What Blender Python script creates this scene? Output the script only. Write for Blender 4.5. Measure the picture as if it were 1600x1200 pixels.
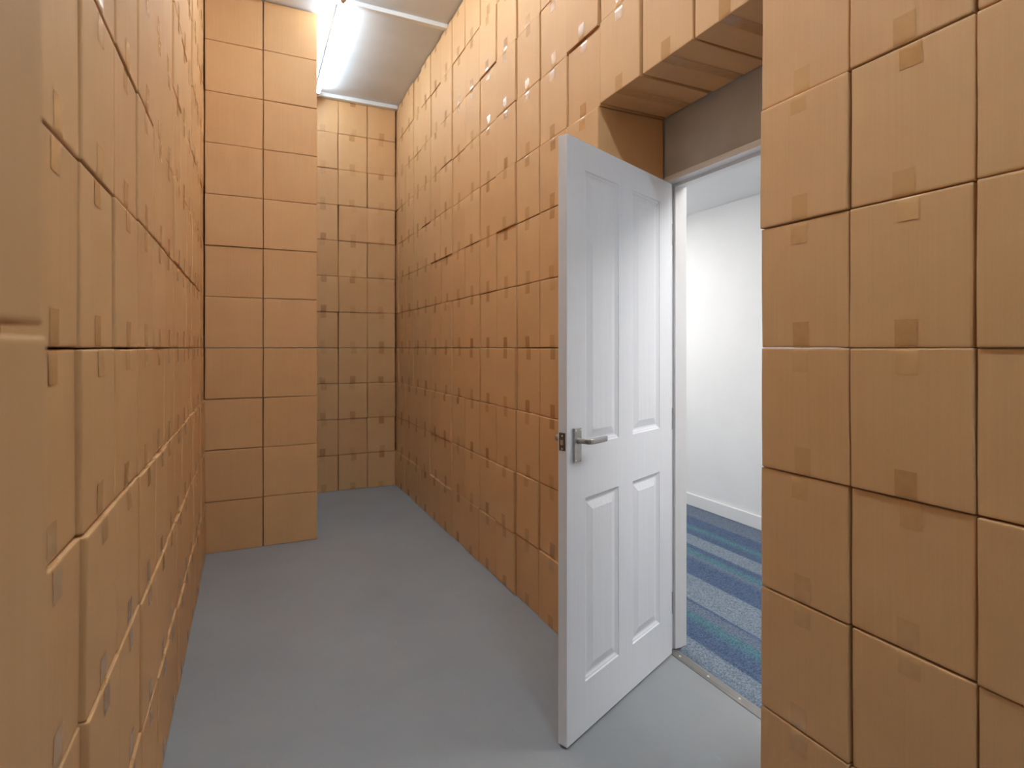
import bpy, bmesh, math, random
from mathutils import Vector, Matrix, Euler

# ------------------------------------------------------------------ scene, camera, light, exposure
S = bpy.context.scene
C = S.collection
for o in list(bpy.data.objects):
    bpy.data.objects.remove(o)

EYE = 1.30          # eye height = four rows of boxes
YAW = 25.0          # camera turned this far to the right of the corridor
cam_d = bpy.data.cameras.new('camera')
cam = bpy.data.objects.new('camera', cam_d)
C.objects.link(cam)
cam_d.sensor_fit = 'HORIZONTAL'
cam_d.sensor_width = 36.0
cam_d.lens = 880.0 / 1600.0 * 36.0
cam_d.shift_y = -(600.0 - 543.5) / 1600.0
cam_d.clip_start = 0.02
cam_d.dof.use_dof = True
cam_d.dof.focus_distance = 1.75
cam_d.dof.aperture_fstop = 4.5
cam.location = (0.0, 0.0, EYE)
cam.rotation_euler = (math.radians(90), 0.0, math.radians(-YAW))
S.camera = cam

S.view_settings.view_transform = 'Standard'
S.view_settings.look = 'None'
S.view_settings.gamma = 1.0
S.view_settings.use_curve_mapping = False
S.view_settings.exposure = 0.16

TUBE_POWER = 69.0
TUBE_COLOR = (0.80, 1.0, 1.17)
HALL_POWER = 24.0
HALL_COLOR = (1.0, 0.98, 0.95)

W = bpy.data.worlds.new('world')
S.world = W
W.use_nodes = True
W.node_tree.nodes['Background'].inputs[0].default_value = (0.5, 0.5, 0.5, 1)
W.node_tree.nodes['Background'].inputs[1].default_value = 0.05

ROW = 0.325         # height of one row of boxes
CEIL = 11 * ROW
XR = 1.27           # face of the box wall with the doorway
XL = -0.260         # face of the box wall opposite
YB = 5.31           # face of the end wall
YP = 4.03           # face of the two-stack pillar
WALL_X = 1.612      # plaster wall behind the doorway wall of boxes
WALL_T = 0.10
Y_DOOR0, Y_DOOR1 = 1.114, 1.900

# ------------------------------------------------------------------ helpers
def link(name, me, mat=None, parent=None):
    o = bpy.data.objects.new(name, me)
    C.objects.link(o)
    if mat is not None and len(me.materials) == 0:
        me.materials.append(mat)
    if parent is not None:
        o.parent = parent
    return o

def empty(name, loc=(0, 0, 0), rz=0.0):
    o = bpy.data.objects.new(name, None)
    C.objects.link(o)
    o.location = loc
    o.rotation_euler = (0, 0, rz)
    o.empty_display_size = 0.1
    return o

def tag(o, label=None, cat=None, group=None, kind=None):
    if label: o['label'] = label
    if cat: o['category'] = cat
    if group: o['group'] = group
    if kind: o['kind'] = kind
    return o

def add_box(bm, x0, x1, y0, y1, z0, z1, bev=0.0):
    r = bmesh.ops.create_cube(bm, size=1.0)
    vs = r['verts']
    for v in vs:
        v.co = Vector(((x0 + x1) / 2 + v.co.x * (x1 - x0), (y0 + y1) / 2 + v.co.y * (y1 - y0), (z0 + z1) / 2 + v.co.z * (z1 - z0)))
    if bev > 0:
        es = list({e for v in vs for e in v.link_edges})
        bmesh.ops.bevel(bm, geom=es, offset=bev, segments=2, profile=0.7, affect='EDGES')

def box_obj(name, dims, mat, parent=None, bev=0.0):
    bm = bmesh.new()
    add_box(bm, *dims, bev=bev)
    return bm_obj(name, bm, mat, parent)

def bm_obj(name, bm, mat, parent=None, smooth=False):
    me = bpy.data.meshes.new(name)
    bmesh.ops.recalc_face_normals(bm, faces=bm.faces[:])
    bm.to_mesh(me)
    bm.free()
    if smooth:
        for p in me.polygons: p.use_smooth = True
    return link(name, me, mat, parent)

def add_cyl(bm, p0, p1, r0, r1=None, seg=16, caps=True):
    r1 = r0 if r1 is None else r1
    p0, p1 = Vector(p0), Vector(p1)
    d = (p1 - p0)
    q = d.to_track_quat('Z', 'Y').to_matrix()
    a = [bm.verts.new(p0 + q @ Vector((r0 * math.cos(2 * math.pi * i / seg), r0 * math.sin(2 * math.pi * i / seg), 0))) for i in range(seg)]
    b = [bm.verts.new(p1 + q @ Vector((r1 * math.cos(2 * math.pi * i / seg), r1 * math.sin(2 * math.pi * i / seg), 0))) for i in range(seg)]
    for i in range(seg):
        j = (i + 1) % seg
        bm.faces.new((a[i], a[j], b[j], b[i]))
    if caps:
        bm.faces.new(a[::-1]); bm.faces.new(b)

def struct(name, dims, mat, bev=0.0, label=None):
    o = box_obj(name, dims, mat, None, bev)
    tag(o, label, None, None, 'structure')
    return o

# ------------------------------------------------------------------ materials
def new_mat(name):
    m = bpy.data.materials.new(name)
    m.use_nodes = True
    nt = m.node_tree
    b = nt.nodes['Principled BSDF']
    return m, nt, b

def N(nt, t, **kw):
    n = nt.nodes.new(t)
    for k, v in kw.items():
        setattr(n, k, v)
    return n

def plain(name, col, rough=0.5, metal=0.0, spec=0.5):
    m, nt, b = new_mat(name)
    b.inputs['Base Color'].default_value = (*col, 1)
    b.inputs['Roughness'].default_value = rough
    b.inputs['Metallic'].default_value = metal
    b.inputs['Specular IOR Level'].default_value = spec
    return m

def noise_mat(name, c0, c1, scale, rough=0.6, bump=0.0, bump_scale=None, stretch=(1, 1, 1), spec=0.4, detail=4.0, lo=0.35, hi=0.65):
    m, nt, b = new_mat(name)
    tc = N(nt, 'ShaderNodeTexCoord')
    mp = N(nt, 'ShaderNodeMapping')
    mp.inputs['Scale'].default_value = stretch
    nz = N(nt, 'ShaderNodeTexNoise')
    nz.inputs['Scale'].default_value = scale
    nz.inputs['Detail'].default_value = detail
    cr = N(nt, 'ShaderNodeValToRGB')
    cr.color_ramp.elements[0].position = lo
    cr.color_ramp.elements[1].position = hi
    cr.color_ramp.elements[0].color = (*c0, 1)
    cr.color_ramp.elements[1].color = (*c1, 1)
    L = nt.links.new
    L(tc.outputs['Object'], mp.inputs['Vector'])
    L(mp.outputs[0], nz.inputs['Vector'])
    L(nz.outputs['Fac'], cr.inputs['Fac'])
    L(cr.outputs['Color'], b.inputs['Base Color'])
    b.inputs['Roughness'].default_value = rough
    b.inputs['Specular IOR Level'].default_value = spec
    if bump > 0:
        n2 = N(nt, 'ShaderNodeTexNoise')
        n2.inputs['Scale'].default_value = bump_scale or scale
        n2.inputs['Detail'].default_value = 3
        L(mp.outputs[0], n2.inputs['Vector'])
        bp = N(nt, 'ShaderNodeBump')
        bp.inputs['Strength'].default_value = bump
        bp.inputs['Distance'].default_value = 0.002
        L(n2.outputs['Fac'], bp.inputs['Height'])
        L(bp.outputs['Normal'], b.inputs['Normal'])
    return m

def cardboard_mat():
    m, nt, b = new_mat('cardboard')
    L = nt.links.new
    tc = N(nt, 'ShaderNodeTexCoord')
    oi = N(nt, 'ShaderNodeObjectInfo')
    # shift the pattern from box to box
    off = N(nt, 'ShaderNodeVectorMath', operation='SCALE')
    off.inputs[0].default_value = (7.0, 3.0, 5.0)
    L(oi.outputs['Random'], off.inputs['Scale'])
    ad = N(nt, 'ShaderNodeVectorMath', operation='ADD')
    L(tc.outputs['Object'], ad.inputs[0]); L(off.outputs[0], ad.inputs[1])
    def nz(scale, detail, st):
        mp = N(nt, 'ShaderNodeMapping')
        mp.inputs['Scale'].default_value = st
        n = N(nt, 'ShaderNodeTexNoise')
        n.inputs['Scale'].default_value = scale
        n.inputs['Detail'].default_value = detail
        L(ad.outputs[0], mp.inputs['Vector']); L(mp.outputs[0], n.inputs['Vector'])
        return n.outputs['Fac']
    flute = nz(1.0, 2.0, (170, 170, 2.5))      # fine upright corrugation lines
    fibre = nz(420.0, 2.0, (1, 1, 0.6))        # paper fibres
    mott = nz(7.0, 4.0, (1, 1, 1))             # broad mottling
    def madd(x, mul, add):
        k = N(nt, 'ShaderNodeMath', operation='MULTIPLY_ADD')
        L(x, k.inputs[0]); k.inputs[1].default_value = mul
        if isinstance(add, float): k.inputs[2].default_value = add
        else: L(add, k.inputs[2])
        return k.outputs[0]
    v = madd(flute, 0.34, -0.17)
    v = madd(fibre, 0.30, v)
    v = madd(mott, 0.40, v)
    v = madd(oi.outputs['Random'], 0.22, v)
    cr = N(nt, 'ShaderNodeValToRGB')
    cr.color_ramp.elements[0].position = 0.18
    cr.color_ramp.elements[1].position = 0.74
    cr.color_ramp.elements[0].color = (0.640, 0.344, 0.144, 1)
    cr.color_ramp.elements[1].color = (0.725, 0.430, 0.197, 1)
    L(v, cr.inputs['Fac'])
    L(cr.outputs['Color'], b.inputs['Base Color'])
    b.inputs['Roughness'].default_value = 0.62
    b.inputs['Specular IOR Level'].default_value = 0.45
    bp = N(nt, 'ShaderNodeBump')
    bp.inputs['Strength'].default_value = 0.22
    bp.inputs['Distance'].default_value = 0.0015
    L(flute, bp.inputs['Height'])
    L(bp.outputs['Normal'], b.inputs['Normal'])
    return m

def tape_mat():
    m, nt, b = new_mat('packing_tape')
    L = nt.links.new
    tc = N(nt, 'ShaderNodeTexCoord')
    nz = N(nt, 'ShaderNodeTexNoise')
    nz.inputs['Scale'].default_value = 45
    nz.inputs['Detail'].default_value = 2
    L(tc.outputs['Object'], nz.inputs['Vector'])
    cr = N(nt, 'ShaderNodeValToRGB')
    oi = N(nt, 'ShaderNodeObjectInfo')
    mixr = N(nt, 'ShaderNodeMath', operation='MULTIPLY_ADD')
    L(nz.outputs['Fac'], mixr.inputs[0]); mixr.inputs[1].default_value = 0.4
    L(oi.outputs['Random'], mixr.inputs[2])
    cr.color_ramp.elements[0].position = 0.10
    cr.color_ramp.elements[1].position = 0.80
    cr.color_ramp.elements[0].color = (0.465, 0.222, 0.076, 1)
    cr.color_ramp.elements[1].color = (0.690, 0.395, 0.172, 1)
    L(mixr.outputs[0], cr.inputs['Fac'])
    L(cr.outputs['Color'], b.inputs['Base Color'])
    b.inputs['Roughness'].default_value = 0.16
    b.inputs['Specular IOR Level'].default_value = 0.8
    bp = N(nt, 'ShaderNodeBump')
    bp.inputs['Strength'].default_value = 0.10
    bp.inputs['Distance'].default_value = 0.002
    L(nz.outputs['Fac'], bp.inputs['Height'])
    L(bp.outputs['Normal'], b.inputs['Normal'])
    return m

def floor_mat():
    m, nt, b = new_mat('grey_floor_paint')
    L = nt.links.new
    tc = N(nt, 'ShaderNodeTexCoord')
    n1 = N(nt, 'ShaderNodeTexNoise'); n1.inputs['Scale'].default_value = 2.2; n1.inputs['Detail'].default_value = 5
    n2 = N(nt, 'ShaderNodeTexNoise'); n2.inputs['Scale'].default_value = 16; n2.inputs['Detail'].default_value = 6
    mp = N(nt, 'ShaderNodeMapping'); mp.inputs['Scale'].default_value = (26, 5, 1); mp.inputs['Rotation'].default_value = (0, 0, 0.6)
    n3 = N(nt, 'ShaderNodeTexNoise'); n3.inputs['Scale'].default_value = 1.0; n3.inputs['Detail'].default_value = 7; n3.inputs['Roughness'].default_value = 0.7
    for n in (n1, n2): L(tc.outputs['Object'], n.inputs['Vector'])
    L(tc.outputs['Object'], mp.inputs['Vector']); L(mp.outputs[0], n3.inputs['Vector'])
    mx = N(nt, 'ShaderNodeMath', operation='MULTIPLY_ADD'); L(n2.outputs['Fac'], mx.inputs[0]); mx.inputs[1].default_value = 0.35
    L(n1.outputs['Fac'], mx.inputs[2])
    cr = N(nt, 'ShaderNodeValToRGB')
    cr.color_ramp.elements[0].position = 0.40; cr.color_ramp.elements[1].position = 0.95
    cr.color_ramp.elements[0].color = (0.284, 0.297, 0.307, 1); cr.color_ramp.elements[1].color = (0.330, 0.344, 0.354, 1)
    L(mx.outputs[0], cr.inputs['Fac'])
    sc = N(nt, 'ShaderNodeValToRGB')           # pale scuffs
    sc.color_ramp.elements[0].position = 0.64; sc.color_ramp.elements[1].position = 0.76
    sc.color_ramp.elements[0].color = (0, 0, 0, 1); sc.color_ramp.elements[1].color = (0.55, 0.55, 0.55, 1)
    L(n3.outputs['Fac'], sc.inputs['Fac'])
    mix = N(nt, 'ShaderNodeMix', data_type='RGBA')
    L(sc.outputs['Color'], mix.inputs['Factor'])
    L(cr.outputs['Color'], mix.inputs[6]); mix.inputs[7].default_value = (0.43, 0.43, 0.43, 1)
    L(mix.outputs[2], b.inputs['Base Color'])
    rr = N(nt, 'ShaderNodeMapRange'); rr.inputs['To Min'].default_value = 0.42; rr.inputs['To Max'].default_value = 0.60
    L(n2.outputs['Fac'], rr.inputs['Value']); L(rr.outputs[0], b.inputs['Roughness'])
    b.inputs['Specular IOR Level'].default_value = 0.35
    bp = N(nt, 'ShaderNodeBump'); bp.inputs['Strength'].default_value = 0.08; bp.inputs['Distance'].default_value = 0.003
    L(n2.outputs['Fac'], bp.inputs['Height']); L(bp.outputs['Normal'], b.inputs['Normal'])
    return m

def carpet_mat():
    m, nt, b = new_mat('striped_carpet')
    L = nt.links.new
    tc = N(nt, 'ShaderNodeTexCoord')
    sx = N(nt, 'ShaderNodeSeparateXYZ'); L(tc.outputs['Object'], sx.inputs[0])
    jn = N(nt, 'ShaderNodeTexNoise'); jn.inputs['Scale'].default_value = 160; L(tc.outputs['Object'], jn.inputs['Vector'])
    jj = N(nt, 'ShaderNodeMath', operation='MULTIPLY_ADD'); L(jn.outputs['Fac'], jj.inputs[0]); jj.inputs[1].default_value = 0.012; L(sx.outputs['X'], jj.inputs[2])
    mr = N(nt, 'ShaderNodeMapRange'); mr.inputs['From Min'].default_value = 1.60 + 0.006; mr.inputs['From Max'].default_value = 3.35 + 0.006
    L(jj.outputs[0], mr.inputs['Value'])
    cr = N(nt, 'ShaderNodeValToRGB')
    lt = (0.185, 0.225, 0.275); md = (0.130, 0.160, 0.225); dk = (0.080, 0.115, 0.190); tl = (0.085, 0.170, 0.210); gb = (0.135, 0.165, 0.220)
    stops = [(1.60, (0.095, 0.140, 0.195)), (1.72, lt), (1.783, lt), (1.790, dk), (1.88, dk), (1.935, tl), (1.965, tl), (1.985, gb), (2.040, md), (2.046, dk), (2.058, dk), (2.064, lt),
             (2.285, lt), (2.292, dk), (2.46, dk), (2.50, gb), (2.535, tl), (2.56, tl), (2.60, dk), (2.635, dk), (2.642, lt), (2.775, lt), (2.782, dk), (2.84, dk), (2.885, tl), (2.90, tl), (2.95, dk), (3.07, dk), (3.08, gb), (3.30, gb)]
    e = cr.color_ramp.elements
    P = lambda x: (x - 1.60) / 1.75
    e[0].position = P(stops[0][0]); e[0].color = (*stops[0][1], 1)
    e[1].position = P(stops[-1][0]); e[1].color = (*stops[-1][1], 1)
    for x, c in stops[1:-1]:
        k = e.new(P(x)); k.color = (*c, 1)
    L(mr.outputs[0], cr.inputs['Fac'])
    n = N(nt, 'ShaderNodeTexNoise'); n.inputs['Scale'].default_value = 150; n.inputs['Detail'].default_value = 4; n.inputs['Roughness'].default_value = 0.7; L(tc.outputs['Object'], n.inputs['Vector'])
    rm = N(nt, 'ShaderNodeMapRange'); rm.inputs['From Min'].default_value = 0.3; rm.inputs['From Max'].default_value = 0.7; rm.inputs['To Min'].default_value = 0.35; rm.inputs['To Max'].default_value = 1.65
    L(n.outputs['Fac'], rm.inputs['Value'])
    mul = N(nt, 'ShaderNodeVectorMath', operation='SCALE'); L(cr.outputs['Color'], mul.inputs[0]); L(rm.outputs[0], mul.inputs['Scale'])
    L(mul.outputs[0], b.inputs['Base Color'])
    b.inputs['Roughness'].default_value = 0.95
    b.inputs['Specular IOR Level'].default_value = 0.1
    bp = N(nt, 'ShaderNodeBump'); bp.inputs['Strength'].default_value = 0.5; bp.inputs['Distance'].default_value = 0.003
    L(n.outputs['Fac'], bp.inputs['Height']); L(bp.outputs['Normal'], b.inputs['Normal'])
    return m

def emit_mat(name, col, power):
    m, nt, b = new_mat(name)
    b.inputs['Base Color'].default_value = (0.9, 0.9, 0.9, 1)
    b.inputs['Emission Color'].default_value = (*col, 1)
    b.inputs['Emission Strength'].default_value = power
    return m

CARD = cardboard_mat()
TAPE = tape_mat()
FLOOR = floor_mat()
CARPET = carpet_mat()
PLASTER = noise_mat('grey_plaster', (0.46, 0.455, 0.445), (0.52, 0.515, 0.505), 5, 0.7, 0.15, 40)
CEILM = noise_mat('white_ceiling_paint', (0.66, 0.655, 0.645), (0.72, 0.715, 0.705), 3.0, 0.75, 0.25, 14)
STRIPM = plain('white_cover_strip', (0.80, 0.79, 0.77), 0.4)
HALLM = noise_mat('hall_white_paint', (0.86, 0.86, 0.86), (0.88, 0.88, 0.88), 4, 0.7, 0.04, 60)
SKIRT = plain('white_gloss_skirting', (0.84, 0.84, 0.84), 0.35)
DOORM = noise_mat('white_satin_door_paint', (0.85, 0.87, 0.915), (0.875, 0.895, 0.94), 1.0, 0.33, 0.35, 1.0, (160, 160, 3.0), 0.5, 3.0)
FRAMEM = plain('white_satin_frame_paint', (0.81, 0.81, 0.82), 0.35)
NICKEL = noise_mat('satin_nickel', (0.40, 0.39, 0.375), (0.46, 0.45, 0.43), 60, 0.38, 0.0)
NICKEL.node_tree.nodes['Principled BSDF'].inputs['Metallic'].default_value = 0.95
DARKSTEEL = plain('dark_latch_steel', (0.16, 0.145, 0.135), 0.4, 0.8)
BRASS = plain('pale_latch_bolt', (0.72, 0.62, 0.48), 0.35, 0.7)
SCREW = plain('bright_screw', (0.85, 0.84, 0.82), 0.35, 0.5)
ALU = noise_mat('brushed_aluminium', (0.27, 0.255, 0.245), (0.36, 0.345, 0.33), 1.0, 0.5, 0.0, None, (260, 4, 260))
ALU.node_tree.nodes['Principled BSDF'].inputs['Metallic'].default_value = 0.85
BATTEN = plain('white_enamel_batten', (0.78, 0.78, 0.77), 0.4)
CAPM = plain('grey_white_plastic', (0.62, 0.61, 0.60), 0.5)
TUBEM = emit_mat('lit_tube', TUBE_COLOR, TUBE_POWER)
TUBE_DIM = emit_mat('lit_tube_dim', TUBE_COLOR, TUBE_POWER * 0.72)  # glow turned down for the far tube, so the pillar top stays darker
HALLLAMP = emit_mat('lit_panel', HALL_COLOR, HALL_POWER)
BLACK = plain('black_rubber', (0.03, 0.03, 0.03), 0.6)

# ------------------------------------------------------------------ the setting
YN = -3.00                                         # wall behind the camera
BACK = YB + 0.365
LEFT = XL - 0.365
struct('floor', (LEFT - 0.1, 1.655, YN - 0.1, BACK + 0.1, -0.10, 0.0), FLOOR, label='smooth grey painted floor with faint scuffs')
struct('ceiling', (LEFT - 0.1, WALL_X + WALL_T, YN - 0.1, BACK + 0.1, CEIL + 0.004, CEIL + 0.10), CEILM, label='white painted ceiling over the boxes')
struct('wall_left', (LEFT - 0.1, LEFT, YN - 0.1, BACK + 0.1, 0.0, CEIL + 0.004), PLASTER)
struct('wall_end', (LEFT, WALL_X + WALL_T, BACK, BACK + 0.1, 0.0, CEIL + 0.004), PLASTER)
struct('wall_rear', (LEFT, WALL_X + WALL_T, YN - 0.1, YN, 0.0, CEIL + 0.004), PLASTER)
# wall with the door opening
YO0, YO1, ZO = Y_DOOR0 - 0.022, Y_DOOR1 + 0.026, 2.028
bm = bmesh.new()
add_box(bm, WALL_X, WALL_X + WALL_T, YN, YO0, 0.0, CEIL + 0.004)
add_box(bm, WALL_X, WALL_X + WALL_T, YO1, BACK, 0.0, CEIL + 0.004)
add_box(bm, WALL_X, WALL_X + WALL_T, YO0, YO1, ZO, CEIL + 0.004)
tag(bm_obj('wall_right', bm, PLASTER), 'grey plaster wall above the door frame', None, None, 'structure')

# ceiling cover strips
struct('trim_1', (-0.30, XR - 0.004, 3.785, 3.823, CEIL - 0.026, CEIL + 0.004), STRIPM, 0.003, 'white strip across the ceiling beside the tube end')
struct('trim_2', (0.40, XR - 0.006, YB - 0.052, YB - 0.006, CEIL - 0.030, CEIL + 0.004), STRIPM, 0.003, 'white strip where ceiling meets the end wall of boxes')

# hallway beyond the door
HX0, HX1, HY0, HY1, HZ = WALL_X + WALL_T, 3.30, -1.2, 6.2, 2.40
struct('floor_hallway', (1.655, HX1 + 0.1, HY0 - 0.1, HY1 + 0.1, -0.10, 0.004), CARPET, label='hallway carpet in lengthwise blue and teal stripes')
struct('wall_hallway', (HX1, HX1 + 0.1, HY0 - 0.1, HY1 + 0.1, 0.004, HZ), HALLM, label='plain white hallway wall beyond the doorway')
struct('wall_hallway_front', (HX0, HX1, HY0 - 0.1, HY0, 0.004, HZ), HALLM)
struct('wall_hallway_back', (HX0, HX1, HY1, HY1 + 0.1, 0.004, HZ), HALLM)
bm = bmesh.new()
add_box(bm, HX0, HX0 + 0.012, HY0, YO0 - 0.002, 0.004, HZ)
add_box(bm, HX0, HX0 + 0.012, YO1 + 0.002, HY1, 0.004, HZ)
add_box(bm, HX0, HX0 + 0.012, YO0 - 0.002, YO1 + 0.002, ZO + 0.002, HZ)
tag(bm_obj('wall_hallway_inner', bm, HALLM), None, None, None, 'structure')
struct('ceiling_hallway', (HX0, HX1 + 0.1, HY0 - 0.1, HY1 + 0.1, HZ, HZ + 0.1), HALLM, label='white hallway ceiling')
bm = bmesh.new()
add_box(bm, HX1 - 0.015, HX1, HY0, HY1, 0.006, 0.100, 0.004)
tag(bm_obj('baseboard_hallway', bm, SKIRT), 'white skirting board along the hallway wall', None, None, 'structure')

# ------------------------------------------------------------------ the door
door = empty('door_1', (1.618, 1.872, 0.0))
tag(door, 'white four-panel door standing open into the box-lined room', 'door', None, 'structure')
MW = Matrix.Translation(door.location)
# frame: lining with stop, built in world measure and shifted to the door's origin
def local(bm):
    bmesh.ops.transform(bm, matrix=MW.inverted(), verts=bm.verts[:])
    return bm
bm = bmesh.new()
LX0, LX1 = WALL_X - 0.006, WALL_X + WALL_T + 0.012
add_box(bm, LX0, LX1, Y_DOOR1, Y_DOOR1 + 0.024, 0.006, ZO - 0.002, 0.0015)
add_box(bm, LX0, LX1, Y_DOOR0 - 0.020, Y_DOOR0, 0.006, ZO - 0.002, 0.0015)
add_box(bm, LX0, LX1, Y_DOOR0, Y_DOOR1, 2.002, ZO - 0.002, 0.0015)
frame = bm_obj('door_frame', local(bm), FRAMEM, door)
bm = bmesh.new()
SX0, SX1 = LX0 + 0.045, LX0 + 0.083
add_box(bm, SX0, SX1, Y_DOOR1 - 0.013, Y_DOOR1, 0.012, 2.002, 0.0015)
add_box(bm, SX0, SX1, Y_DOOR0, Y_DOOR0 + 0.013, 0.012, 2.002, 0.0015)
add_box(bm, SX0, SX1, Y_DOOR0 + 0.013, Y_DOOR1 - 0.013, 1.989, 2.002, 0.0015)
bm_obj('door_stop', local(bm), FRAMEM, frame)

# leaf: local x runs from the free edge (0) to the hinge (0.752); visible face at y = 0, body behind it (y > 0)
DW, DH0, DH1, DT = 0.752, 0.008, 1.992, 0.0355
ang = math.atan2(0.3990, 0.9169)                   # direction free edge -> hinge
leaf = bpy.data.objects.new('door_leaf', None)
PX = [(0.105, 0.3225), (0.423, 0.643)]
PZ = [(0.176, 0.795), (0.972, 1.897)]
bm = bmesh.new()
# slab face with four openings on both sides
xs = [0, PX[0][0], PX[0][1], PX[1][0], PX[1][1], DW]
zs = [DH0, PZ[0][0], PZ[0][1], PZ[1][0], PZ[1][1], DH1]
def hole(i, k): return i in (1, 3) and k in (1, 3)
gv = {}
def V(i, k, s):
    key = (i, k, s)
    if key not in gv: gv[key] = bm.verts.new((xs[i], 0.0 if s == 0 else DT, zs[k]))
    return gv[key]
for i in range(5):
    for k in range(5):
        if hole(i, k):
            continue
        bm.faces.new((V(i, k, 0), V(i + 1, k, 0), V(i + 1, k + 1, 0), V(i, k + 1, 0)))
        bm.faces.new((V(i, k, 1), V(i, k + 1, 1), V(i + 1, k + 1, 1), V(i + 1, k, 1)))
for k in range(5):
    bm.faces.new((V(0, k, 0), V(0, k + 1, 0), V(0, k + 1, 1), V(0, k, 1)))
    bm.faces.new((V(5, k, 0), V(5, k, 1), V(5, k + 1, 1), V(5, k + 1, 0)))
for i in range(5):
    bm.faces.new((V(i, 0, 0), V(i, 0, 1), V(i + 1, 0, 1), V(i + 1, 0, 0)))
    bm.faces.new((V(i, 5, 0), V(i + 1, 5, 0), V(i + 1, 5, 1), V(i, 5, 1)))
for i in (1, 3):
    for k in (1, 3):
        for (a, b_) in (((i, k), (i + 1, k)), ((i + 1, k), (i + 1, k + 1)), ((i + 1, k + 1), (i, k + 1)), ((i, k + 1), (i, k))):
            bm.faces.new((V(*a, 0), V(*a, 1), V(*b_, 1), V(*b_, 0)))
bmesh.ops.recalc_face_normals(bm, faces=bm.faces[:])
out = [e for e in bm.edges if len(e.link_faces) == 2 and e.calc_face_angle(0) > 1 and
       all(v.co.x in (0, DW) or v.co.z in (DH0, DH1) for v in e.verts)]
bmesh.ops.bevel(bm, geom=out, offset=0.0015, segments=2, profile=0.5, affect='EDGES')
leaf_o = bm_obj('door_leaf', bm, DOORM, door)
bpy.data.objects.remove(leaf)
dxv = Vector((math.cos(ang), math.sin(ang), 0))
leaf_o.location = -dxv * DW                        # hinge corner sits at the door's origin
leaf_o.rotation_euler = (0, 0, ang)
# moulded panels
def panel_mesh(w, h):
    bm = bmesh.new()
    prof = [(0.0, 0.0), (0.003, 0.0035), (0.008, 0.0050), (0.013, 0.0080), (0.019, 0.0088), (0.044, 0.0022), (0.047, 0.0012), (0.050, 0.0012)]
    for side in (0, 1):
        rings = []
        for ins, dep in prof:
            y = dep if side == 0 else DT - dep
            rings.append([bm.verts.new((x, y, z)) for x, z in ((ins, ins), (w - ins, ins), (w - ins, h - ins), (ins, h - ins))])
        for a, b_ in zip(rings, rings[1:]):
            for j in range(4):
                q = (j + 1) % 4
                f = (a[j], a[q], b_[q], b_[j])
                bm.faces.new(f if side == 0 else f[::-1])
        bm.faces.new(rings[-1] if side == 0 else rings[-1][::-1])
    bm.verts.ensure_lookup_table()
    n = len(prof) * 4
    for j in range(4):
        q = (j + 1) % 4
        bm.faces.new((bm.verts[j], bm.verts[n + j], bm.verts[n + q], bm.verts[q]))
    return bm
for (z0, z1) in PZ:
    first = None
    for (x0, x1) in PX:
        o = bm_obj('panel', panel_mesh(x1 - x0 - 0.0004, z1 - z0 - 0.0004), DOORM, leaf_o)
        o.location = (x0 + 0.0002, 0.0, z0 + 0.0002)

# lever handles: one on each face
def make_handle(face):
    """face 0: the visible face (y < 0 is outside); face 1: the far face."""
    s = -1 if face == 0 else 1
    y0 = 0.0 if face == 0 else DT
    root = empty('door_handle', (0, 0, 0))
    root.parent = door
    root.location = leaf_o.location
    root.rotation_euler = leaf_o.rotation_euler
    ya, yb = sorted((y0, y0 + s * 0.009))
    bm = bmesh.new()
    add_box(bm, 0.0315, 0.0705, ya, yb, 0.925, 1.036, 0.002)
    bm_obj('backplate', bm, NICKEL, root)
    bm = bmesh.new()
    add_cyl(bm, (0.051, y0 + s * 0.008, 0.995), (0.051, y0 + s * 0.017, 0.995), 0.0105, 0.0095, 20)
    add_cyl(bm, (0.051, y0 + s * 0.016, 0.995), (0.051, y0 + s * 0.040, 0.995), 0.0085, 0.0085, 20)
    # swept elbow and flat lever bar
    pts = [(0.051, y0 + s * 0.036), (0.0530, y0 + s * 0.044), (0.059, y0 + s * 0.050), (0.069, y0 + s * 0.053), (0.085, y0 + s * 0.0535),
           (0.150, y0 + s * 0.0535), (0.156, y0 + s * 0.0525)]
    hz = [0.0085, 0.0088, 0.0090, 0.0095, 0.0100, 0.0100, 0.0088]
    th = [0.0085, 0.0080, 0.0070, 0.0060, 0.0052, 0.0045, 0.0035]
    rings = []
    for i, (px, py) in enumerate(pts):
        a = pts[max(i - 1, 0)]; c = pts[min(i + 1, len(pts) - 1)]
        t = Vector((c[0] - a[0], c[1] - a[1], 0)).normalized()
        nrm = Vector((-t.y, t.x, 0))
        ring = []
        for j in range(12):
            al = 2 * math.pi * j / 12
            cc, ss = math.cos(al), math.sin(al)
            cc = math.copysign(abs(cc) ** 0.55, cc); ss = math.copysign(abs(ss) ** 0.55, ss)
            ring.append(bm.verts.new(Vector((px, py, 0.995)) + nrm * th[i] * cc + Vector((0, 0, hz[i] * ss))))
        rings.append(ring)
    for a, b_ in zip(rings, rings[1:]):
        for j in range(12):
            q = (j + 1) % 12
            bm.faces.new((a[j], a[q], b_[q], b_[j]))
    bm.faces.new(rings[0]); bm.faces.new(rings[-1][::-1])
    bm_obj('lever', bm, NICKEL, root, smooth=False)
    for px in (0.0375, 0.0645):
        for pz in (0.932, 1.029):
            bm = bmesh.new()
            add_cyl(bm, (px, y0 + s * 0.0085, pz), (px, y0 + s * 0.0105, pz), 0.0034, 0.0024, 10)
            bm_obj('screw', bm, SCREW, root)
    return root
make_handle(0)
make_handle(1)
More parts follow.
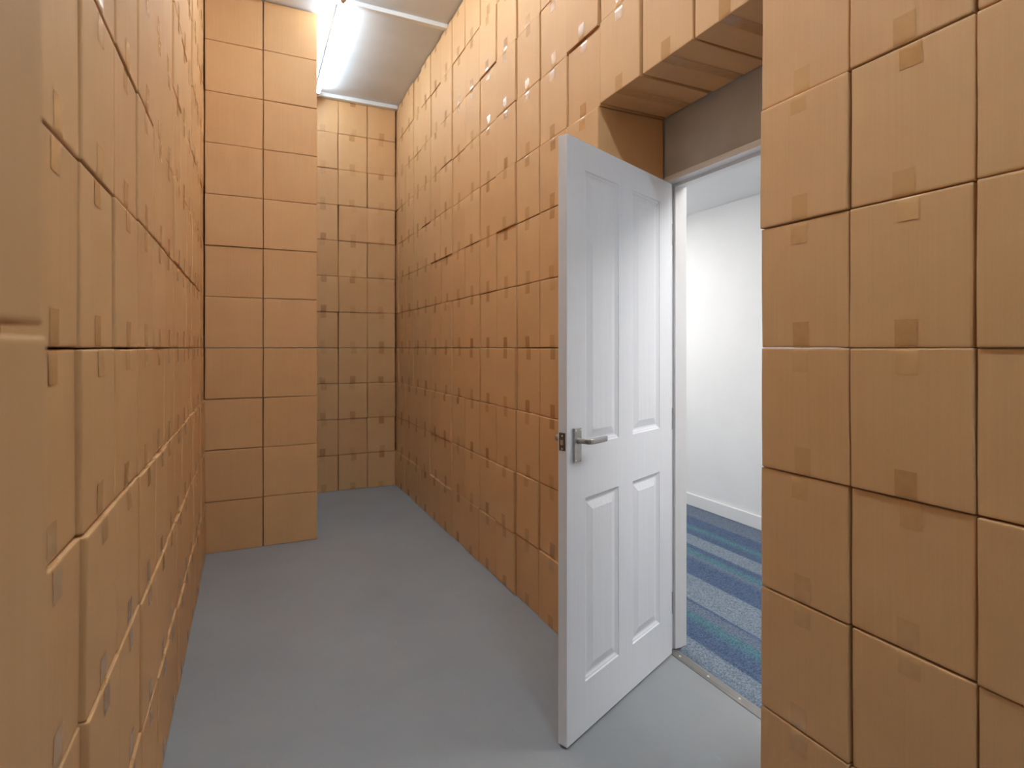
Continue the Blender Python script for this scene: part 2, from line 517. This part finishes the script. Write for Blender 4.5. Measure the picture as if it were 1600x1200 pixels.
# latch in the free edge
latch = box_obj('latch', (-0.0012, 0.001, 0.006, 0.031, 0.966, 1.024), DARKSTEEL, door, 0.0004)
latch.location = leaf_o.location
latch.rotation_euler = leaf_o.rotation_euler
bm = bmesh.new()
vb = [(-0.011, 0.0125), (-0.0008, 0.0125), (-0.0008, 0.0245), (-0.003, 0.0245)]
lo = [bm.verts.new((x, y, 0.985)) for x, y in vb]; hi = [bm.verts.new((x, y, 1.001)) for x, y in vb]
bm.faces.new(lo[::-1]); bm.faces.new(hi)
for j in range(4): bm.faces.new((lo[j], lo[(j + 1) % 4], hi[(j + 1) % 4], hi[j]))
bm_obj('latch_bolt', bm, BRASS, latch)
for pz in (0.972, 1.014):
    bm = bmesh.new()
    add_cyl(bm, (-0.0010, 0.0185, pz), (-0.0022, 0.0185, pz), 0.0032, 0.0024, 10)
    bm_obj('screw', bm, SCREW, latch)
# butt hinges on the hinge edge
for hz_ in (0.22, 1.00, 1.78):
    bm = bmesh.new()
    add_cyl(bm, (0.004, 0.006, hz_ - 0.045), (0.004, 0.006, hz_ + 0.045), 0.0045, 0.0045, 12)
    bm_obj('hinge', bm, NICKEL, door)

# threshold strip with its screws
th = empty('threshold_strip', (1.641, 1.50, 0.0))
tag(th, 'ribbed aluminium threshold strip with round screw heads on the floor of the doorway', 'threshold')
bm = bmesh.new()
prof = [(-0.021, 0.0002), (-0.020, 0.003), (-0.010, 0.0068), (-0.006, 0.0062), (-0.002, 0.0074), (0.002, 0.0066), (0.006, 0.0076), (0.013, 0.0074), (0.020, 0.0062), (0.021, 0.0046), (0.014, 0.0042), (0.012, 0.0002)]
y0, y1 = Y_DOOR0 + 0.002 - 1.50, Y_DOOR1 - 0.002 - 1.50
a = [bm.verts.new((x, y0, z)) for x, z in prof]; b_ = [bm.verts.new((x, y1, z)) for x, z in prof]
for j in range(len(prof)):
    q = (j + 1) % len(prof)
    bm.faces.new((a[j], a[q], b_[q], b_[j]))
bm.faces.new(a[::-1]); bm.faces.new(b_)
bm_obj('strip', bm, ALU, th)
for y in (1.842, 1.682, 1.525, 1.365, 1.205):
    bm = bmesh.new()
    add_cyl(bm, (-0.005, y - 1.5, 0.006), (-0.005, y - 1.5, 0.0100), 0.0056, 0.0034, 12)
    bm_obj('screw', bm, SCREW, th)

# ------------------------------------------------------------------ lamps
def batten(y0, y1, label, lit=None):
    r = empty('fluorescent_lamp', (0.545, (y0 + y1) / 2, CEIL))
    tag(r, label, 'lamp', 'tube lamps along the ceiling')
    h = (y1 - y0) / 2
    box_obj('batten', (-0.018, 0.018, -h, h, -0.020, 0.003), BATTEN, r, 0.003)
    bm = bmesh.new()
    add_cyl(bm, (0, -h + 0.026, -0.046), (0, h - 0.026, -0.046), 0.013, None, 20)
    bm_obj('tube', bm, lit or TUBEM, r, smooth=True)
    for s in (-1, 1):
        bm = bmesh.new()
        add_box(bm, -0.015, 0.015, s * h - 0.012, s * h + 0.012, -0.066, -0.016, 0.004)
        bm_obj('lamp_holder', bm, CAPM, r)
        bm = bmesh.new()
        add_cyl(bm, (0, s * (h - 0.048), -0.046), (0, s * (h - 0.010), -0.046), 0.0142, None, 20)
        bm_obj('tube_cap', bm, CAPM, r)
    return r
batten(3.70, 5.20, 'bare white fluorescent tube on a ceiling batten running to the end wall', TUBE_DIM)
batten(2.13, 3.63, 'bare fluorescent tube batten overhead, mostly above the top of the picture')
batten(-1.01, 0.49, 'added fill tube batten overhead, unseen behind the camera')  # unseen extra tube, added to brighten the near and lower boxes
batten(-2.58, -1.08, 'added fill tube batten overhead, unseen, the rearmost one')  # another added tube out of view, lifts the door face and low rows
batten(0.56, 2.06, 'bare fluorescent tube batten overhead by the doorway, above the top of the picture')
def hall_lamp(y, label):
    r = empty('hall_ceiling_lamp', (2.15, y, HZ))
    tag(r, label, 'lamp', 'panel lamps in the hallway ceiling')
    bm = bmesh.new()
    for d in ((-0.30, 0.30, -0.30, -0.285), (-0.30, 0.30, 0.285, 0.30), (-0.30, -0.285, -0.285, 0.285), (0.285, 0.30, -0.285, 0.285)):
        add_box(bm, *d, -0.014, 0.0)
    bm_obj('frame', bm, BATTEN, r)
    box_obj('diffuser', (-0.284, 0.284, -0.284, 0.284, -0.010, 0.0), HALLLAMP, r)
hall_lamp(0.9, 'square lit panel lamp in the hallway ceiling by the doorway')
hall_lamp(3.95, 'square lit panel lamp further along the hallway ceiling')

# ------------------------------------------------------------------ the boxes
BL, BW, BH = 0.3325, 0.2470, 0.3228
class Variant:
    def __init__(self, seed):
        r = random.Random(seed)
        self.bx = [r.uniform(-0.0012, 0.0020), r.uniform(-0.0012, 0.0020)]
        self.by = [r.uniform(-0.0016, 0.0009), r.uniform(-0.0016, 0.0009)]
        self.ed = [[r.uniform(-0.0011, 0.0001) for _ in range(4)] for _ in range(2)]
        self.mid = [r.uniform(-0.0012, 0.0001), r.uniform(-0.0012, 0.0001)]
        self.tw = [(r.uniform(-0.008, 0.008), r.uniform(0.048, 0.062), r.uniform(0.046, 0.060), r.uniform(-0.004, 0.004)),
                   (r.uniform(-0.008, 0.008), r.uniform(0.055, 0.072), r.uniform(0.055, 0.070), r.uniform(-0.004, 0.004))]
        self.nick = [r.uniform(0.002, 0.0055) for _ in range(8)]
        self.ph = r.uniform(0, 6.28)
        self.skew = (r.uniform(-0.0012, 0.0012), r.uniform(-0.0010, 0.0010))
        # a few tapes lift or wrinkle a little
        self.tilt = [r.gauss(0, 0.0008) for _ in range(4)]
    def D(self, p):
        hx, hy, hz = BL / 2, BW / 2, BH / 2
        x, y, z = p
        u, v, w = x / hx, y / hy, z / hz
        g = lambda t: max(0.0, math.cos(math.pi / 2 * min(1, abs(t))))
        dx = (self.bx[0] if x > 0 else -self.bx[1]) * abs(u) ** 10 * g(v) ** 0.8 * g(w) ** 0.8
        dy = (self.by[0] if y > 0 else -self.by[1]) * abs(v) ** 10 * g(u) ** 0.8 * g(w) ** 0.8
        s = 0 if z > 0 else 1
        e = self.ed[s]
        ez = ((e[0] * (1 - u) + e[1] * (1 + u)) * (1 - v) + (e[2] * (1 - u) + e[3] * (1 + u)) * (1 + v)) / 4
        ez += self.mid[s] * g(u) * 0.5 + self.mid[s] * g(v) * 0.5
        dz = (1 if z > 0 else -1) * ez * abs(w) ** 4
        dx += self.skew[0] * w
        dy += self.skew[1] * w + 0.0006 * math.sin(3 * w + self.ph) * abs(v) ** 4
        return Vector((x + dx, y + dy, z + dz))

def axis(h, r, mids):
    c = [r * 1.0, r * 2.8]
    return [-h, -h + c[0], -h + c[1]] + mids + [h - c[1], h - c[0], h]

def body_mesh(v, name):
    r = 0.0023
    hx, hy, hz = BL / 2, BW / 2, BH / 2
    ax = axis(hx, r, [-0.5 * hx, 0.0, 0.5 * hx])
    ay = axis(hy, r, [-0.5 * hy, -0.0022, 0.0, 0.0022, 0.5 * hy])
    az = axis(hz, r, [-0.5 * hz, 0.0, 0.5 * hz])
    nx, ny, nz = len(ax), len(ay), len(az)
    verts, faces, idx = [], [], {}
    def vid(i, j, k):
        key = (i, j, k)
        if key in idx: return idx[key]
        p = [ax[i], ay[j], az[k]]
        ex = [i in (0, nx - 1), j in (0, ny - 1), k in (0, nz - 1)]
        m = sum(ex)
        q = v.D(p)
        if m >= 2:
            if m == 3:
                sh = v.nick[(i > 0) * 4 + (j > 0) * 2 + (k > 0)]
            else:
                sh = r * 0.31
            for t in range(3):
                if ex[t]: q[t] -= math.copysign(sh, p[t])
        if ex[2] and not ex[1] and j == ny // 2 and not ex[0]:
            q[2] -= math.copysign(0.003, p[2])      # slit where the flaps meet
        verts.append(q)
        idx[key] = len(verts) - 1
        return idx[key]
    for i in range(nx - 1):
        for j in range(ny - 1):
            faces.append((vid(i, j, nz - 1), vid(i + 1, j, nz - 1), vid(i + 1, j + 1, nz - 1), vid(i, j + 1, nz - 1)))
            faces.append((vid(i, j, 0), vid(i, j + 1, 0), vid(i + 1, j + 1, 0), vid(i + 1, j, 0)))
    for i in range(nx - 1):
        for k in range(nz - 1):
            faces.append((vid(i, 0, k), vid(i + 1, 0, k), vid(i + 1, 0, k + 1), vid(i, 0, k + 1)))
            faces.append((vid(i, ny - 1, k), vid(i, ny - 1, k + 1), vid(i + 1, ny - 1, k + 1), vid(i + 1, ny - 1, k)))
    for j in range(ny - 1):
        for k in range(nz - 1):
            faces.append((vid(nx - 1, j, k), vid(nx - 1, j + 1, k), vid(nx - 1, j + 1, k + 1), vid(nx - 1, j, k + 1)))
            faces.append((vid(0, j, k), vid(0, j, k + 1), vid(0, j + 1, k + 1), vid(0, j + 1, k)))
    me = bpy.data.meshes.new(name)
    me.from_pydata(verts, [], faces)
    me.materials.append(CARD)
    me.update()
    for p in me.polygons: p.use_smooth = True
    return me

def tape_mesh(v, s, name):
    """s = 0: the strip over the top, s = 1: the one under the bottom; both turn down/up the two ends."""
    hx, hz = BL / 2, BH / 2
    sg = 1 if s == 0 else -1
    yc, l0, l1, sk = v.tw[s]
    wid = 0.0455
    path = []
    for t in (1.0, 0.66, 0.33, 0.09):
        path.append((-hx, sg * (hz - l0 * t), (-1, 0, 0), v.tilt[s * 2] * t))
    path.append((-hx + 0.0012, sg * (hz - 0.0012), (-0.7, 0, 0.7 * sg), 0))
    for t in (-0.97, -0.5, 0.0, 0.5, 0.97):
        path.append((t * hx, sg * hz, (0, 0, sg), 0))
    path.append((hx - 0.0012, sg * (hz - 0.0012), (0.7, 0, 0.7 * sg), 0))
    for t in (0.09, 0.33, 0.66, 1.0):
        path.append((hx, sg * (hz - l1 * t), (1, 0, 0), v.tilt[s * 2 + 1] * t))
    ys = [-wid / 2, -wid / 6, wid / 6, wid / 2]
    verts, faces = [], []
    for (x, z, n, tl) in path:
        for y in ys:
            yy = y + yc + sk * (x / hx)
            q = v.D((x, yy, z)) + Vector(n) * (0.0007 + 0.0 * abs(tl))
            q += Vector(n) * max(0.0, tl) * 0.4 * (y / wid + 0.5)
            verts.append(q)
    m = len(ys)
    for a in range(len(path) - 1):
        for b in range(m - 1):
            f = (a * m + b, a * m + b + 1, (a + 1) * m + b + 1, (a + 1) * m + b)
            faces.append(f if s == 0 else f[::-1])
    me = bpy.data.meshes.new(name)
    me.from_pydata(verts, [], faces)
    me.materials.append(TAPE)
    me.update()
    for p in me.polygons: p.use_smooth = True
    return me

NV = 14
VAR = []
for k in range(NV):
    v = Variant(100 + k)
    VAR.append((body_mesh(v, 'cardboard_box'), tape_mesh(v, 0, 'tape'), tape_mesh(v, 1, 'tape')))

ORD = ['bottom', 'second', 'third', 'fourth', 'fifth', 'sixth', 'seventh', 'eighth', 'ninth', 'tenth', 'top']
NTH = ['first', 'second', 'third', 'fourth', 'fifth', 'sixth', 'seventh', 'eighth', 'ninth', 'tenth', 'eleventh', 'twelfth', 'thirteenth', 'fourteenth']
def up(r):
    return 'bottom box' if r == 0 else 'topmost box' if r == 10 else ORD[r] + ' box up'

rnd = random.Random(7)
PLACED = []          # (key, location, rotz, variant, flip, label, group, tilt)
def put(key, x, y, row, rz, label, group, zoff=0.0, var=None, dx=0.0, dy=0.0, drz=0.0):
    a = math.radians(rz) + math.radians(max(-0.22, min(0.22, rnd.gauss(0, 0.13)))) + math.radians(drz)
    k = rnd.randrange(NV) if var is None else var
    flip = rnd.random() < 0.5
    if flip: a += math.pi
    tl = max(-0.35, min(0.35, rnd.gauss(0, 0.16)))
    if key[0] in 'RL' and rnd.random() < 0.16:
        tl = rnd.choice((-1, 1)) * rnd.uniform(0.4, 0.65)      # a box sitting slightly askew
    PLACED.append((key, (x + dx, y + dy, row * ROW + BH / 2 + 0.0003 + zoff), (math.radians(tl) if row and key[0] != 'N' else 0.0, 0.0, a), k, label, group))

def clampg(s, m):
    return max(-m, min(m, rnd.gauss(0, s)))

G1 = 'boxes stacked along the doorway wall'
G2 = 'boxes stacked along the wall facing the door'
G3 = 'boxes in the two-stack pillar'
G4 = 'boxes stacked across the end wall'
G5 = 'boxes bridging over the doorway'
G6 = 'boxes stacked on the near side of the doorway'
G7 = 'boxes of the stack jutting at the picture edge'

# doorway wall beyond the door
PR = 0.2562
ST_R = [0, 0.001, 0.001, -0.007, -0.004, -0.008, -0.004, -0.008, -0.004, -0.006, -0.002, -0.005, -0.003, -0.005]
ST_L = [-0.008, 0.002, 0.003, 0.007, 0.006, 0.004, 0.008, 0.005, 0.003, 0.006, 0.003, 0.004, 0.001]
Y_FAR = 1.903
for k in range(14):
    st = ST_R[k]
    sy = clampg(0.0012, 0.0020)
    where = 'stack edging the doorway behind the open door' if k == 0 else NTH[k] + ' stack beyond the doorway'
    for r in range(11):
        put(('R', k, r), XR + BL / 2 + 0.004 + st + clampg(0.0030, 0.006) - 0.002 * max(0, 3 - r), Y_FAR + PR * (k + 0.5) + sy + clampg(0.0012, 0.0018), r, 0,
            'tan cardboard box, ' + up(r) + ' in the ' + where, G1)
# bridge over the doorway
for i, yc in enumerate((1.766, 1.499, 1.242)):
    for r in range(7, 11):
        pos = ['beside the far wall of boxes', 'in the middle', 'at the camera end'][i]
        lev = ['lowest course', 'second course', 'third course', 'top course'][r - 7]
        put(('B', i, r), XR + BL / 2 + 0.001 + clampg(0.0015, 0.003), yc + clampg(0.001, 0.002), r, 0,
            'cardboard box bridging over the doorway, ' + lev + ', ' + pos, G5)
# near side of the doorway
for k, y1 in enumerate((1.112, 0.860, 0.606)):
    for r in range(0, 8):
        put(('N', k, r), XR + BL / 2 + 0.001 + clampg(0.0028, 0.005), y1 - 0.126 + clampg(0.0012, 0.002), r, 0,
            'cardboard box, ' + up(r) + ' in the ' + NTH[k] + ' stack this side of the doorway', G6, zoff=0.0004 * r if r < 4 else -0.0004)
# wall facing the door
PLW = 0.2505
for k in range(13):
    st = ST_L[k]
    n = 12 - k
    where = 'stack touching the pillar' if n == 0 else NTH[n] + ' stack from the pillar'
    for r in range(11):
        put(('L', k, r), XL - BL / 2 - 0.003 + st + clampg(0.0020, 0.004) + 0.004 * max(0, 3 - r), 0.948 + PLW * (k + 0.5) + clampg(0.0005, 0.0008), r, 0,
            'cardboard box, ' + up(r) + ', ' + where + ' on wall facing door', G2)
# pillar
for k in range(2):
    for r in range(11):
        put(('P', k, r), -0.256 + 0.3375 * (k + 0.5) + clampg(0.0005, 0.0008), YP + BW / 2 + clampg(0.0016, 0.003), r, 0,
            'broad untaped cardboard box, ' + up(r) + ' in the pillar stack ' + ('next to the long wall' if k == 0 else 'on the open corridor side'), G3)
# end wall
for k in range(4):
    for r in range(11):
        where = ['corner stack by the doorway wall', 'middle stack', 'stack beside the pillar', 'stack hidden behind the pillar'][k]
        put(('E', k, r), 1.255 - 0.2615 * (k + 0.5) + clampg(0.0016, 0.003), YB + BL / 2 + clampg(0.0030, 0.006), r, 90,
            'cardboard box on end wall, ' + up(r) + ', ' + where, G4)
# stack jutting beside the camera
for r in (3, 4, 0, 1, 2, 5, 6, 7, 8, 9, 10):
    put(('J', 0, r), -0.134 - BW / 2 + (0.004 if r == 3 else 0.0 if r == 4 else 0.001), 0.506 - BL / 2 - (0.004 if r == 3 else 0.0), r, 90,
        'blurred cardboard box jutting in at the left picture edge, ' + ('lower' if r == 3 else 'upper') + ' of two', G7, zoff=0.0155 if r >= 4 else 0.0035 * r)
# the stack hidden behind it, next to the camera
for r in range(11):
    put(('L', -1, r), XL - BL / 2 - 0.004, 0.948 - PLW / 2, r, 0, '', G2)

STUFF = set()        # smallest-showing boxes beyond the 300 that show largest
for w_, k_, rows_ in [('B', 0, [9, 10]), ('B', 1, [8, 9, 10]), ('B', 2, [8, 9, 10]), ('E', 3, [0, 1, 2, 3, 4, 5, 6, 7, 8, 9, 10]), ('L', 0, [0, 6, 7, 8, 9, 10]), ('L', 1, [0, 7, 8, 9, 10]), ('L', 2, [0, 7, 8, 9, 10]), ('L', 3, [7, 8, 9, 10]), ('L', 4, [8, 9, 10]), ('L', 5, [8, 9, 10]), ('L', 6, [8, 9, 10]), ('L', 7, [9, 10]), ('L', 8, [1, 2, 4, 6, 8, 9, 10]), ('L', 9, [0, 4, 9, 10]), ('L', 10, [9, 10]), ('L', 11, [1, 2, 3, 4, 5, 6, 7, 8, 9, 10]), ('L', 12, [0, 1, 3, 8, 10]), ('N', 0, [7]), ('N', 1, [0, 7]), ('N', 2, [0, 6, 7]), ('R', 0, [0, 1, 2, 3, 4, 5, 9, 10]), ('R', 1, [9, 10]), ('R', 2, [10]), ('R', 3, [10]), ('R', 13, [3, 5, 7, 9, 10])]:
    STUFF.update((w_, k_, r_) for r_ in rows_)

STUFF.update(('J', 0, r_) for r_ in (0, 1, 2, 5, 6, 7, 8, 9, 10))
STUFF.update(('L', -1, r_) for r_ in range(11))

def build_box(rec):
    key, loc, a, k, label, group = rec
    body, t0, t1 = VAR[k]
    o = bpy.data.objects.new('cardboard_box', body)
    C.objects.link(o)
    o.location = loc
    o.rotation_euler = a
    if key[0] == 'E': o.scale = (1.0, 1.04, 1.0)
    tag(o, label, 'box', group)
    for t in (t0, t1):
        c = bpy.data.objects.new('tape', t)
        C.objects.link(c)
        c.parent = o
    return o
BOXES = {}
rest = []
for rec in PLACED:
    if rec[0] in STUFF: rest.append(rec)
    else: BOXES[rec[0]] = build_box(rec)
if rest:
    vs, fs, ms = [], [], []
    for key, loc, a, k, label, group in rest:
        M = Matrix.Translation(loc) @ Euler(a).to_matrix().to_4x4()
        for me, mi in ((VAR[k][0], 0), (VAR[k][1], 1), (VAR[k][2], 1)):
            b0 = len(vs)
            vs.extend(M @ v.co for v in me.vertices)
            fs.extend(tuple(b0 + i for i in p.vertices) for p in me.polygons)
            ms.extend([mi] * len(me.polygons))
    me = bpy.data.meshes.new('cardboard_boxes')
    me.from_pydata(vs, [], fs)
    me.materials.append(CARD); me.materials.append(TAPE)
    me.polygons.foreach_set('material_index', ms)
    me.update()
    for p in me.polygons: p.use_smooth = True
    o = bpy.data.objects.new('cardboard_boxes', me)
    C.objects.link(o)
    tag(o, 'remaining cardboard boxes, slivers high up and in corners of the stacked walls', 'boxes', None, 'stuff')
